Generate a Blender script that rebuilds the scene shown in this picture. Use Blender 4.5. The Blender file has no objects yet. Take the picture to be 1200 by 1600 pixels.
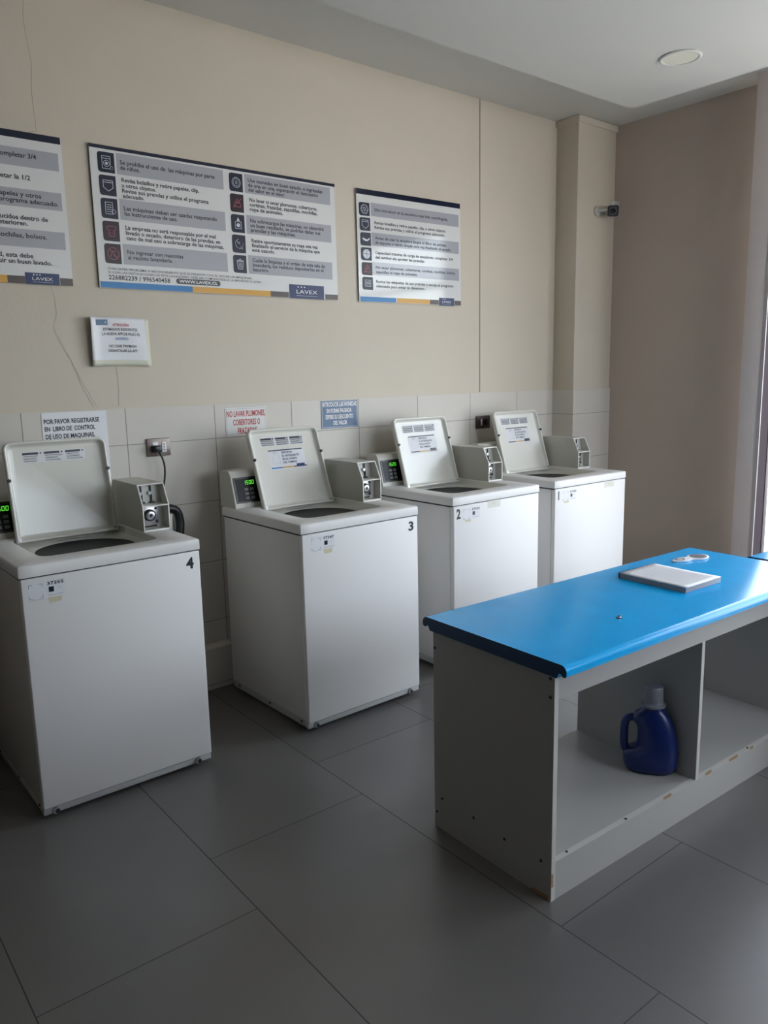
import bpy, bmesh, math, random
from mathutils import Vector, Matrix
from math import sin, cos, pi, radians as R
random.seed(4)
SC = bpy.context.scene
COL = SC.collection

# ------------------------------------------------------------------ camera, world, exposure
CAM = (-0.4544, -3.4354, 1.512); YAW = 39.3148; PITCH = -9.9716; ROLL = -1.194; FPX = 1218.84
cd = bpy.data.cameras.new('camera'); cam = bpy.data.objects.new('camera', cd); COL.objects.link(cam)
cd.sensor_fit = 'VERTICAL'; cd.sensor_height = 36; cd.lens = FPX * 36 / 1600; cd.clip_start = 0.05
ya, pa, ra = R(YAW), R(PITCH), R(ROLL)
fwd = Vector((sin(ya)*cos(pa), cos(ya)*cos(pa), sin(pa)))
rt = Vector((cos(ya), -sin(ya), 0)); up = rt.cross(fwd)
r2 = rt*cos(ra) + up*sin(ra); u2 = up*cos(ra) - rt*sin(ra)
mw = Matrix((r2, u2, -fwd)).transposed().to_4x4(); mw.translation = CAM
cam.matrix_world = mw
SC.camera = cam

W = bpy.data.worlds.new('daylight'); SC.world = W; W.use_nodes = True
wn = W.node_tree.nodes; wn.clear()
o = wn.new('ShaderNodeOutputWorld'); bg = wn.new('ShaderNodeBackground')
sky = wn.new('ShaderNodeTexSky'); sky.sky_type = 'NISHITA'; sky.sun_disc = False
sky.sun_elevation = R(38); sky.sun_rotation = R(290); sky.dust_density = 3.0; sky.air_density = 1.0
mixw = wn.new('ShaderNodeMixRGB'); mixw.inputs['Fac'].default_value = 0.93
mixw.inputs['Color2'].default_value = (0.555, 0.56, 0.585, 1)
W.node_tree.links.new(sky.outputs[0], mixw.inputs['Color1'])
W.node_tree.links.new(mixw.outputs[0], bg.inputs['Color'])
bg.inputs['Strength'].default_value = 10.0
W.node_tree.links.new(bg.outputs[0], o.inputs['Surface'])

# light portals in the glazed openings (they only guide the sky light indoors)
WX = 4.29                     # inner plane of the right wall
WY0, WY1, WZ1 = -4.1, -1.315, 2.70
pl = bpy.data.lights.new('window_portal', 'AREA'); pl.shape = 'RECTANGLE'; pl.size = 2.9; pl.size_y = 2.6
po = bpy.data.objects.new('window_portal', pl); COL.objects.link(po)
po.location = (WX+0.16, (WY0+WY1)/2, WZ1/2); po.rotation_euler = (0, R(90), 0)
pl.size = WZ1; pl.size_y = WY1-WY0
pl.cycles.is_portal = True
FX0, FX1, FZ0, FZ1 = 1.9, 4.15, 1.35, 2.75      # unseen window added behind the camera, sized for its light
pl = bpy.data.lights.new('window_portal', 'AREA'); pl.shape = 'RECTANGLE'; pl.size = FX1-FX0; pl.size_y = FZ1-FZ0
po = bpy.data.objects.new('window_portal', pl); COL.objects.link(po)
po.location = ((FX0+FX1)/2, -5.0-0.11, (FZ0+FZ1)/2); po.rotation_euler = (R(90), 0, 0)
pl.cycles.is_portal = True
# midday sun from over the building: it lights the paving outside and never enters
sl = bpy.data.lights.new('sun', 'SUN'); sl.energy = 36.0; sl.angle = R(0.6); sl.color = (1.0, 0.96, 0.90)
so = bpy.data.objects.new('sun', sl); COL.objects.link(so)
so.rotation_euler = Vector((-1.0, 0.22, 0.80)).to_track_quat('Z', 'Y').to_euler()

vs = SC.view_settings
vs.view_transform = 'Standard'; vs.look = 'None'; vs.gamma = 1; vs.use_curve_mapping = False
vs.exposure = 0.05
try:
    SC.cycles.max_bounces = 10; SC.cycles.diffuse_bounces = 7; SC.cycles.glossy_bounces = 4
    SC.cycles.transparent_max_bounces = 12; SC.cycles.use_denoising = True
    SC.cycles.sample_clamp_indirect = 8
except Exception: pass

# ------------------------------------------------------------------ materials
MATS = {}
def mat(name, col, rough=0.5, metal=0.0, spec=0.5, coat=0.0, noise=0.0, nscale=8.0, bump=0.0, bscale=60.0, emit=None, estr=0):
    if name in MATS: return MATS[name]
    m = bpy.data.materials.new(name); m.use_nodes = True
    nt = m.node_tree; b = nt.nodes['Principled BSDF']
    b.inputs['Base Color'].default_value = (*col, 1); b.inputs['Roughness'].default_value = rough
    b.inputs['Metallic'].default_value = metal; b.inputs['Specular IOR Level'].default_value = spec
    b.inputs['Coat Weight'].default_value = coat; b.inputs['Coat Roughness'].default_value = 0.08
    tc = nt.nodes.new('ShaderNodeTexCoord')
    if noise > 0:
        n = nt.nodes.new('ShaderNodeTexNoise'); n.inputs['Scale'].default_value = nscale; n.inputs['Detail'].default_value = 6
        cr = nt.nodes.new('ShaderNodeMixRGB'); cr.blend_type = 'MIX'
        cr.inputs['Color1'].default_value = (*[c*(1-noise) for c in col], 1)
        cr.inputs['Color2'].default_value = (*[min(1, c*(1+noise)) for c in col], 1)
        nt.links.new(tc.outputs['Object'], n.inputs['Vector']); nt.links.new(n.outputs['Fac'], cr.inputs['Fac'])
        nt.links.new(cr.outputs[0], b.inputs['Base Color'])
    if bump > 0:
        n2 = nt.nodes.new('ShaderNodeTexNoise'); n2.inputs['Scale'].default_value = bscale; n2.inputs['Detail'].default_value = 4
        bp = nt.nodes.new('ShaderNodeBump'); bp.inputs['Strength'].default_value = bump; bp.inputs['Distance'].default_value = 0.002
        nt.links.new(tc.outputs['Object'], n2.inputs['Vector']); nt.links.new(n2.outputs['Fac'], bp.inputs['Height'])
        nt.links.new(bp.outputs[0], b.inputs['Normal'])
    if emit:
        b.inputs['Emission Color'].default_value = (*emit, 1); b.inputs['Emission Strength'].default_value = estr
    MATS[name] = m; return m

def M2(nt, op, a, b=None, c=None):
    n = nt.nodes.new('ShaderNodeMath'); n.operation = op
    for i, v in enumerate((a, b, c)):
        if v is None: continue
        if isinstance(v, (int, float)): n.inputs[i].default_value = v
        else: nt.links.new(v, n.inputs[i])
    return n.outputs[0]

def linemask(nt, sock, off, pitch, width):      # 1 on the joint, 0 elsewhere
    f = M2(nt, 'FRACT', M2(nt, 'DIVIDE', M2(nt, 'SUBTRACT', sock, off), pitch))
    d = M2(nt, 'MULTIPLY', M2(nt, 'MINIMUM', f, M2(nt, 'SUBTRACT', 1.0, f)), pitch)
    return M2(nt, 'LESS_THAN', d, width/2)

def tile_mat(name, col, grout, rough, mode):
    m = bpy.data.materials.new(name); m.use_nodes = True; nt = m.node_tree; b = nt.nodes['Principled BSDF']
    tc = nt.nodes.new('ShaderNodeTexCoord'); sp = nt.nodes.new('ShaderNodeSeparateXYZ')
    nt.links.new(tc.outputs['Object'], sp.inputs[0]); X, Y, Z = sp.outputs
    if mode == 'wall':
        lx = linemask(nt, X, 0.443, 0.4375, 0.004); lz = linemask(nt, Z, 0.0256, 0.30, 0.003)
        line = M2(nt, 'MAXIMUM', lx, lz)
        ix = M2(nt, 'FLOOR', M2(nt, 'DIVIDE', M2(nt, 'SUBTRACT', X, 0.443), 0.4375))
        iz = M2(nt, 'FLOOR', M2(nt, 'DIVIDE', M2(nt, 'SUBTRACT', Z, 0.0256), 0.30))
    elif mode == 'pillar':
        line = linemask(nt, Z, 0.0256, 0.30, 0.003); ix = M2(nt, 'MULTIPLY', X, 0.0); iz = M2(nt, 'FLOOR', M2(nt, 'DIVIDE', Z, 0.3))
    else:
        a = R(-0.9433); gx, gs = -0.0546, 0.6082; P = 1.218
        u = M2(nt, 'ADD', M2(nt, 'MULTIPLY', X, cos(a)), M2(nt, 'MULTIPLY', Y, sin(a)))
        v = M2(nt, 'SUBTRACT', M2(nt, 'MULTIPLY', Y, cos(a)), M2(nt, 'MULTIPLY', X, sin(a)))
        lu = linemask(nt, u, gx, gs, 0.0035)
        ix = M2(nt, 'FLOOR', M2(nt, 'DIVIDE', M2(nt, 'SUBTRACT', u, gx), gs))
        v2 = M2(nt, 'SUBTRACT', M2(nt, 'ADD', v, 1.6131), M2(nt, 'MULTIPLY', ix, 0.304))
        lv = linemask(nt, v2, 0.0, P, 0.003)
        iz = M2(nt, 'FLOOR', M2(nt, 'DIVIDE', v2, P))
        line = M2(nt, 'MAXIMUM', lu, lv)
    # tile to tile variation
    wn_ = nt.nodes.new('ShaderNodeTexWhiteNoise'); wn_.noise_dimensions = '2D'
    cb = nt.nodes.new('ShaderNodeCombineXYZ'); nt.links.new(ix, cb.inputs[0]); nt.links.new(iz, cb.inputs[1])
    nt.links.new(cb.outputs[0], wn_.inputs['Vector'])
    ns = nt.nodes.new('ShaderNodeTexNoise'); ns.inputs['Scale'].default_value = 3.5 if mode == 'floor' else 1.2; ns.inputs['Detail'].default_value = 8
    nt.links.new(tc.outputs['Object'], ns.inputs['Vector'])
    ns2 = nt.nodes.new('ShaderNodeTexNoise'); ns2.inputs['Scale'].default_value = 260; ns2.inputs['Detail'].default_value = 2
    nt.links.new(tc.outputs['Object'], ns2.inputs['Vector'])
    amp = (0.10, 0.30, 0.16) if mode == 'floor' else (0.05, 0.05, 0.0)
    val = M2(nt, 'ADD', 1-amp[0]/2-amp[1]/2-amp[2]/2, M2(nt, 'ADD', M2(nt, 'MULTIPLY', wn_.outputs['Value'], amp[0]),
          M2(nt, 'ADD', M2(nt, 'MULTIPLY', ns.outputs['Fac'], amp[1]), M2(nt, 'MULTIPLY', ns2.outputs['Fac'], amp[2]))))
    mul = nt.nodes.new('ShaderNodeMixRGB'); mul.blend_type = 'MULTIPLY'; mul.inputs['Fac'].default_value = 1
    mul.inputs['Color1'].default_value = (*col, 1); nt.links.new(val, mul.inputs['Color2'])
    mx = nt.nodes.new('ShaderNodeMixRGB'); nt.links.new(line, mx.inputs['Fac'])
    nt.links.new(mul.outputs[0], mx.inputs['Color1']); mx.inputs['Color2'].default_value = (*grout, 1)
    nt.links.new(mx.outputs[0], b.inputs['Base Color'])
    b.inputs['Specular IOR Level'].default_value = 0.85 if mode == 'floor' else 0.5
    rr = M2(nt, 'ADD', rough, M2(nt, 'MULTIPLY', line, 0.3)); nt.links.new(rr, b.inputs['Roughness'])
    h = M2(nt, 'SUBTRACT', M2(nt, 'MULTIPLY', ns2.outputs['Fac'], 0.15 if mode == 'floor' else 0.0), line)
    bp = nt.nodes.new('ShaderNodeBump'); bp.inputs['Strength'].default_value = 0.35; bp.inputs['Distance'].default_value = 0.0015
    nt.links.new(h, bp.inputs['Height']); nt.links.new(bp.outputs[0], b.inputs['Normal'])
    return m

m_floor = tile_mat('porcelain_floor', (0.135, 0.128, 0.124), (0.02, 0.018, 0.018), 0.34, 'floor')
m_tile = tile_mat('glazed_wall_tile', (0.62, 0.585, 0.53), (0.26, 0.235, 0.21), 0.5, 'wall')
m_ptile = tile_mat('glazed_pillar_tile', (0.62, 0.585, 0.53), (0.26, 0.235, 0.21), 0.32, 'pillar')
m_wall = mat('cream_paint', (0.62, 0.555, 0.46), 0.62, noise=0.05, nscale=2.5, bump=0.25, bscale=90)
m_groove = mat('joint_shadow', (0.30, 0.27, 0.22), 0.8)
m_ceil = mat('ceiling_paint', (0.62, 0.605, 0.55), 0.75, noise=0.02, nscale=2)
m_brown = mat('taupe_paint', (0.50, 0.425, 0.365), 0.45, noise=0.06, nscale=4, bump=0.5, bscale=160)
m_dimwall = mat('low_bounce_umber', (0.055, 0.045, 0.038), 0.7)  # unseen walls coloured near black to cut bounced light
m_col = mat('column_paint', (0.66, 0.585, 0.565), 0.6, noise=0.05, nscale=5, bump=0.3, bscale=150)
m_alu = mat('dark_aluminium', (0.045, 0.035, 0.04), 0.45, metal=0.3)
m_lining = mat('dark_jamb_paint', (0.05, 0.038, 0.045), 0.9, spec=0.1)
m_alul = mat('worn_frame_edge', (0.40, 0.36, 0.35), 0.7)
m_enamel = mat('white_enamel', (0.78, 0.77, 0.757), 0.42, spec=0.35)
m_enamel_brown = mat('brownish_enamel', (0.60, 0.56, 0.50), 0.3, coat=0.3, noise=0.08, nscale=6)  # browner, darker enamel for one cabinet
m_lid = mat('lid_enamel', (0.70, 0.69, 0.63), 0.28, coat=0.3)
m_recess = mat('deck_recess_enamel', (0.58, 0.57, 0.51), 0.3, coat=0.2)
m_trimw = mat('lower_trim_enamel', (0.50, 0.51, 0.50), 0.4)
m_box = mat('cream_powder_coat', (0.55, 0.54, 0.49), 0.42)
m_boxin = mat('pale_steel_plate', (0.62, 0.61, 0.57), 0.4)
m_edge = mat('pale_edge', (0.80, 0.79, 0.75), 0.4)
m_black = mat('black_plastic', (0.012, 0.012, 0.014), 0.35)
m_screen = mat('smoked_panel', (0.01, 0.01, 0.013), 0.3, spec=0.2)
m_btn = mat('grey_button', (0.16, 0.165, 0.16), 0.4)
m_green = mat('green_digits', (0.05, 0.5, 0.02), 0.5, emit=(0.16, 1.0, 0.06), estr=0.95)
m_steel = mat('brushed_steel', (0.5, 0.5, 0.52), 0.3, metal=0.9)
m_tub = mat('tub_plastic', (0.72, 0.71, 0.66), 0.4)
m_dark = mat('dark_cavity', (0.02, 0.02, 0.02), 0.6)
m_blue = mat('blue_laminate', (0.002, 0.43, 0.97), 0.17, spec=0.36, noise=0.10, nscale=7)
m_navyedge = mat('navy_edge_band', (0.006, 0.045, 0.13), 0.45)
m_mel = mat('grey_melamine', (0.40, 0.395, 0.375), 0.42, noise=0.03, nscale=5)
m_mele = mat('pale_melamine_edge', (0.55, 0.54, 0.50), 0.45)
m_chip = mat('bare_chipboard', (0.36, 0.22, 0.12), 0.8)
m_paper = mat('poster_vinyl', (0.72, 0.72, 0.715), 0.32, spec=0.35)
m_paper3 = mat('laminated_vinyl', (0.72, 0.72, 0.715), 0.09, bump=0.25, bscale=6)
m_paper2 = mat('plain_paper', (0.78, 0.79, 0.83), 0.45)
m_cream = mat('taped_paper_edge', (0.62, 0.62, 0.50), 0.4)
m_grey = mat('grey_band', (0.40, 0.41, 0.45), 0.32, spec=0.35)
m_navy = mat('navy_ink', (0.008, 0.012, 0.035), 0.32, spec=0.35)
m_grey3 = mat('laminated_grey_band', (0.40, 0.41, 0.45), 0.09, bump=0.25, bscale=6)
m_navy3 = mat('laminated_navy', (0.008, 0.012, 0.035), 0.09, bump=0.25, bscale=6)
m_plum = mat('dark_plum_ink', (0.022, 0.008, 0.018), 0.32, spec=0.35)
m_ink = mat('dark_ink', (0.02, 0.02, 0.035), 0.35)
m_pict = mat('pale_pictogram', (0.62, 0.66, 0.74), 0.3)
m_pictr = mat('red_pictogram', (0.45, 0.10, 0.15), 0.3)
m_cblue = mat('sky_blue_ink', (0.015, 0.19, 0.48), 0.32, spec=0.35)
m_cyel = mat('ochre_ink', (0.68, 0.36, 0.055), 0.32, spec=0.35)
m_cbrn = mat('brown_grey_ink', (0.09, 0.07, 0.065), 0.32, spec=0.35)
m_logo = mat('logo_navy', (0.012, 0.03, 0.12), 0.32, spec=0.35)
m_white = mat('white_ink', (0.8, 0.8, 0.82), 0.35)
m_red = mat('red_ink', (0.50, 0.035, 0.045), 0.4)
m_bluel = mat('light_blue_ink', (0.12, 0.20, 0.50), 0.4)
m_sblue = mat('sign_blue', (0.025, 0.10, 0.22), 0.35)
m_label = mat('grey_label', (0.42, 0.43, 0.44), 0.5)
m_disc = mat('grey_window', (0.17, 0.16, 0.17), 0.7, spec=0.2)
m_labelw = mat('label_white', (0.72, 0.72, 0.75), 0.4)
m_glue = mat('old_glue', (0.60, 0.55, 0.38), 0.6)
m_pewter = mat('pewter_plate', (0.22, 0.18, 0.16), 0.35, metal=0.4)
m_brplate = mat('brown_plate', (0.07, 0.045, 0.04), 0.35, metal=0.3)
m_bottle = mat('blue_polyethylene', (0.006, 0.022, 0.14), 0.33)
m_cap = mat('shaded_frosted_cap', (0.24, 0.25, 0.28), 0.35)  # pale cap and collar, shade of the bay put into their colour
m_pages = mat('page_edges', (0.42, 0.42, 0.45), 0.8)
m_crack = mat('hairline_crack', (0.33, 0.29, 0.23), 0.9)
m_out = mat('outside_paving', (0.52, 0.50, 0.47), 0.8, noise=0.08, nscale=2)
m_lamp = mat('lamp_diffuser', (0.80, 0.77, 0.64), 0.35)
m_shadow = mat('shadow_gap', (0.25, 0.24, 0.22), 0.8)

def glass_mat():
    m = bpy.data.materials.new('clear_glass'); m.use_nodes = True; nt = m.node_tree; nt.nodes.clear()
    o = nt.nodes.new('ShaderNodeOutputMaterial'); t = nt.nodes.new('ShaderNodeBsdfTransparent'); g = nt.nodes.new('ShaderNodeBsdfGlossy')
    g.inputs['Roughness'].default_value = 0.0; t.inputs['Color'].default_value = (0.94, 0.96, 0.95, 1)
    ge = nt.nodes.new('ShaderNodeNewGeometry')
    f = nt.nodes.new('ShaderNodeFresnel')      # the same thin pane seen from either side
    nt.links.new(M2(nt, 'ADD', 1.45, M2(nt, 'MULTIPLY', ge.outputs['Backfacing'], 1/1.45-1.45)), f.inputs['IOR']); x = nt.nodes.new('ShaderNodeMixShader')
    nt.links.new(f.outputs[0], x.inputs[0]); nt.links.new(t.outputs[0], x.inputs[1]); nt.links.new(g.outputs[0], x.inputs[2])
    nt.links.new(x.outputs[0], o.inputs['Surface']); return m
m_glass = glass_mat()

# ------------------------------------------------------------------ mesh helpers
class MB:
    """collects geometry with several material slots"""
    def __init__(s): s.bm = bmesh.new(); s.mats = []
    def mi(s, m):
        if m not in s.mats: s.mats.append(m)
        return s.mats.index(m)
    def face(s, pts, m, smooth=False):
        vs_ = [s.bm.verts.new(p) for p in pts]; f = s.bm.faces.new(vs_); f.material_index = s.mi(m); f.smooth = smooth; return f
    def box(s, x0, x1, y0, y1, z0, z1, m, bev=0.0, seg=2, T=None):
        b = bmesh.new(); bmesh.ops.create_cube(b, size=1)
        for v in b.verts: v.co = Vector(((x0+x1)/2+v.co.x*(x1-x0), (y0+y1)/2+v.co.y*(y1-y0), (z0+z1)/2+v.co.z*(z1-z0)))
        if bev > 0: bmesh.ops.bevel(b, geom=b.edges[:], offset=bev, segments=seg, profile=0.5, affect='EDGES')
        s.merge(b, m, T, smooth=bev > 0)
    def merge(s, b, m, T=None, smooth=False):
        i = s.mi(m); mp = {}
        for v in b.verts: mp[v] = s.bm.verts.new(T @ v.co if T else v.co)
        for f in b.faces:
            try: nf = s.bm.faces.new([mp[v] for v in f.verts]); nf.material_index = i; nf.smooth = smooth
            except ValueError: pass
        b.free()
    def loops(s, loops, mats, closed0=True, closed1=True, smooth=True):
        """loops: list of vertex rings with equal count; mats per strip"""
        rings = [[s.bm.verts.new(p) for p in l] for l in loops]; n = len(rings[0])
        for k in range(len(rings)-1):
            mm = s.mi(mats[k] if isinstance(mats, list) else mats)
            for j in range(n):
                f = s.bm.faces.new((rings[k][j], rings[k][(j+1) % n], rings[k+1][(j+1) % n], rings[k+1][j])); f.material_index = mm; f.smooth = smooth
        m0 = mats[0] if isinstance(mats, list) else mats; m1 = mats[-1] if isinstance(mats, list) else mats
        if closed0: f = s.bm.faces.new(rings[0][::-1]); f.material_index = s.mi(m0)
        if closed1: f = s.bm.faces.new(rings[-1]); f.material_index = s.mi(m1)
    def prism(s, poly, axis, a, b, m, smooth=False):
        """poly in the two other axes, extruded along axis from a to b"""
        def P(t, q):
            return {0: (t, q[0], q[1]), 1: (q[0], t, q[1]), 2: (q[0], q[1], t)}[axis]
        s.loops([[P(a, q) for q in poly], [P(b, q) for q in poly]], m, smooth=smooth)
    def cyl(s, p0, p1, r0, r1, m, n=20, smooth=True):
        p0, p1 = Vector(p0), Vector(p1); d = (p1-p0).normalized()
        a = d.orthogonal().normalized(); b = d.cross(a)
        s.loops([[p+(a*cos(2*pi*k/n)+b*sin(2*pi*k/n))*r for k in range(n)] for p, r in ((p0, r0), (p1, r1))], m, smooth=smooth)
    def lathe(s, prof, c, m, n=32, axis=(0, 0, 1), cap=True):
        d = Vector(axis).normalized(); a = d.orthogonal().normalized(); b = d.cross(a); c = Vector(c)
        s.loops([[c+d*h+(a*cos(2*pi*k/n)+b*sin(2*pi*k/n))*r for k in range(n)] for r, h in prof], m, closed0=cap, closed1=cap)
    def tube(s, pts, r, m, n=12):
        pts = [Vector(p) for p in pts]; rings = []; a = None
        for i, p in enumerate(pts):
            d = (pts[min(i+1, len(pts)-1)]-pts[max(i-1, 0)]).normalized()
            if a is None: a = d.orthogonal().normalized()
            a = (a-d*a.dot(d)).normalized(); b = d.cross(a)
            rr = r[i] if isinstance(r, (list, tuple)) else r
            rings.append([p+(a*cos(2*pi*k/n)+b*sin(2*pi*k/n))*rr for k in range(n)])
        s.loops(rings, m)
    def build(s, name, parent=None, bevel=0.0, T=None, sharp=40):
        me = bpy.data.meshes.new(name); bmesh.ops.recalc_face_normals(s.bm, faces=s.bm.faces[:])
        s.bm.to_mesh(me); s.bm.free()
        for m in s.mats: me.materials.append(m)
        try: me.set_sharp_from_angle(angle=R(sharp))
        except Exception: pass
        o = bpy.data.objects.new(name, me); COL.objects.link(o)
        if parent: o.parent = parent
        if T is not None: o.matrix_local = T
        if bevel > 0:
            b = o.modifiers.new('bevel', 'BEVEL'); b.width = bevel; b.segments = 2; b.limit_method = 'ANGLE'; b.angle_limit = R(50)
        return o

def empty(name, loc=(0, 0, 0), rz=0):
    o = bpy.data.objects.new(name, None); COL.objects.link(o); o.location = loc; o.rotation_euler = (0, 0, R(rz)); o.empty_display_size = 0.1
    return o
def tag(o, label, cat, group=None):
    o['label'] = label; o['category'] = cat
    if group: o['group'] = group
    return o
def struct(o): o['kind'] = 'structure'; return o

def catmull(P, n=8):
    P = [Vector(p) for p in P]; out = []
    Q = [P[0]]+P+[P[-1]]
    for i in range(1, len(Q)-2):
        for k in range(n):
            t = k/n; a, b, c, d = Q[i-1], Q[i], Q[i+1], Q[i+2]
            out.append(0.5*((2*b)+(c-a)*t+(2*a-5*b+4*c-d)*t*t+(3*b-a-3*c+d)*t**3))
    return out+[P[-1]]

_glyph = {}
def glyphs(body, bold):
    """a string as flat polygons in the built-in font, cap height about 1"""
    k = (body, bold)
    if k not in _glyph:
        cu = bpy.data.curves.new('t', 'FONT'); cu.body = body; cu.size = 1/0.69; cu.offset = bold; cu.resolution_u = 2
        ob = bpy.data.objects.new('t', cu); COL.objects.link(ob)
        dg = bpy.context.evaluated_depsgraph_get(); me = bpy.data.meshes.new_from_object(ob.evaluated_get(dg))
        vs_ = [v.co.copy() for v in me.vertices]; fs = [tuple(p.vertices) for p in me.polygons]
        bpy.data.objects.remove(ob); bpy.data.curves.remove(cu); bpy.data.meshes.remove(me)
        _glyph[k] = (vs_, fs)
    return _glyph[k]
class Sheet:
    """a flat printed face: F(u, v, lift) -> point"""
    def __init__(s, F): s.F = F
    def rect(s, mb, u0, v0, u1, v1, m, l=0.0003):
        mb.face([s.F(u0, v0, l), s.F(u1, v0, l), s.F(u1, v1, l), s.F(u0, v1, l)], m)
    def poly(s, mb, pts, m, l=0.0003): mb.face([s.F(u, v, l) for u, v in pts], m)
    def text(s, mb, body, u, v, h, m, u1=None, bold=0.012, l=0.0008, align='L', maxw=None):
        vs_, fs = glyphs(body, bold)
        if not vs_: return
        x0 = min(p.x for p in vs_); x1 = max(p.x for p in vs_); sx = h
        if u1 is not None: sx = (u1-u)/(x1-x0)
        if align == 'C': u = u-(x1-x0)*sx/2
        if align == 'R': u = u-(x1-x0)*sx
        i = mb.mi(m); vv = [mb.bm.verts.new(s.F(u+(p.x-x0)*sx, v+p.y*h, l)) for p in vs_]
        for f in fs:
            try: q = mb.bm.faces.new([vv[j] for j in f]); q.material_index = i
            except ValueError: pass
    def line(s, mb, pts, w, m, l=0.0011, closed=False):
        n = len(pts); rng = range(n if closed else n-1)
        for i in rng:
            a = Vector(pts[i]); b = Vector(pts[(i+1) % n]); d = (b-a)
            if d.length == 0: continue
            d.normalize(); p = Vector((-d.y, d.x))*w/2; a2 = a-d*w*0.3; b2 = b+d*w*0.3
            s.poly(mb, [tuple(a2-p), tuple(b2-p), tuple(b2+p), tuple(a2+p)], m, l)
    def ring(s, mb, cu, cv, r, w, m, l=0.0011, a0=0, a1=360, n=20):
        s.line(mb, [(cu+r*cos(R(a0+(a1-a0)*k/n)), cv+r*sin(R(a0+(a1-a0)*k/n))) for k in range(n+1)], w, m, l)
    def disc(s, mb, cu, cv, r, m, l=0.0011, n=16, ry=None):
        s.poly(mb, [(cu+r*cos(2*pi*k/n), cv+(ry or r)*sin(2*pi*k/n)) for k in range(n)], m, l)

def rrect(x0, x1, y0, y1, r, n=6):
    out = []
    for cx, cy, a0 in ((x1-r, y1-r, 0), (x0+r, y1-r, 90), (x0+r, y0+r, 180), (x1-r, y0+r, 270)):
        for k in range(n+1): a = R(a0+90*k/n); out.append((cx+r*cos(a), cy+r*sin(a)))
    return out

# ------------------------------------------------------------------ THE ROOM
H = 3.103; XL, YB = -3.4, -5.0
b = MB(); b.face([(XL, YB, 0), (WX+0.2, YB, 0), (WX+0.2, 0.1, 0), (XL, 0.1, 0)], m_floor)
b.face([(XL, YB, -0.1), (XL, 0.1, -0.1), (WX+0.2, 0.1, -0.1), (WX+0.2, YB, -0.1)], m_floor)
struct(b.build('floor'))
b = MB()   # perimeter ceiling with a slightly lower plaster island
b.box(XL-0.1, WX+0.2, YB-0.1, 0.1, H, H+0.12, m_ceil)
IX, IY, IZ = 3.626, -0.712, 2.95
poly = [(XL+0.4, IY), (XL+0.4, YB+0.4), (IX, YB+0.4)] + [(IX-0.05+0.05*cos(R(a)), IY-0.05+0.05*sin(R(a))) for a in range(0, 91, 15)]
b.prism(poly, 2, IZ, H+0.01, m_ceil)
struct(b.build('ceiling'))
b = MB(); b.box(XL-0.1, WX+0.2, 0.008, 0.14, 0, H+0.02, m_wall)
b.box(3.158, 3.1665, 0.0065, 0.012, 1.392, H, m_groove)
wb = struct(b.build('wall_back'))
b = MB(); b.box(XL, 3.89, 0.0, 0.02, 0.0, 1.3876, m_tile); b.build('tile_wainscot', wb)
b = MB()
S = Sheet(lambda u, v, l: (u, 0.0078-l, v))
ck = [[(0.628, 3.1), (0.60, 2.9), (0.615, 2.75), (0.605, 2.62), (0.612, 2.5)], [(0.612, 1.9), (0.625, 1.8), (0.61, 1.72), (0.665, 1.6), (0.70, 1.5), (0.745, 1.40)],
      [(0.655, 1.63), (0.70, 1.52), (0.76, 1.40)], [(0.86, 1.575), (0.862, 1.48), (0.857, 1.40)], [(0.612, 2.5), (0.58, 2.49)]]
for c in ck:
    c = [(p.x, p.y) for p in catmull([(q[0], q[1], 0) for q in c], 5)]
    c = [(x+random.uniform(-.002, .002), z) for x, z in c]; S.line(b, c, 0.0016, m_crack, 0.0003)
b.build('hairline_crack', wb)
b = MB(); b.box(XL, 3.88, -0.07, 0.01, 0.0, 0.2, m_tile); b.box(XL, 3.88, -0.074, 0.01, 0.198, 0.212, m_tile, bev=0.003)
struct(b.build('trim_1'))          # tiled ledge at the foot of the back wall
b = MB(); b.box(3.883, WX+0.1, -0.165, 0.02, 0, H+0.01, m_wall, bev=0.004)
pil = struct(b.build('trim_2'))    # corner pillar
b = MB(); b.box(3.872, WX+0.05, -0.174, 0.01, 0, 1.3876, m_ptile); b.build('pillar_tiling', pil)
b = MB(); b.box(3.868, WX+0.05, -0.18, 0.01, 3.062, H-0.001, m_wall, bev=0.005); b.build('pillar_cap', pil)
b = MB(); b.box(WX-0.004, WX+0.06, -1.20, -0.16, 0, H+0.02, m_brown)
b.box(4.215, WX+0.2, YB, WY0, 0, H+0.02, m_brown); b.box(4.215, WX+0.2, WY0, WY1+0.02, WZ1, H+0.02, m_brown)
struct(b.build('wall_right'))
b = MB(); b.box(4.106, 4.222, -1.300, -1.188, 0, H+0.01, m_col, bev=0.003)
cl = struct(b.build('trim_3'))     # slim column beside the glass door
b = MB(); b.box(4.112, 4.222, -1.315, -1.2985, 0, WZ1, m_lining); b.box(4.104, 4.113, -1.318, -1.297, 0, H, m_alul)
b.build('metal_lining', cl)
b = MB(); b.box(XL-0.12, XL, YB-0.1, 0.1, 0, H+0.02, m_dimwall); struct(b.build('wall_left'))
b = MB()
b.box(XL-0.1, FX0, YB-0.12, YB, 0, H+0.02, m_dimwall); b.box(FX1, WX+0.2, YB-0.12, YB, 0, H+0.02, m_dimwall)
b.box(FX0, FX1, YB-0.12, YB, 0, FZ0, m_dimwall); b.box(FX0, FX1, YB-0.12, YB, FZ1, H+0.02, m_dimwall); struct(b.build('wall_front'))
b = MB()
for x0 in (FX0, (FX0+FX1)/2-0.025, FX1-0.05): b.box(x0, x0+0.05, YB-0.09, YB-0.04, FZ0, FZ1, m_alu)
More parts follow.
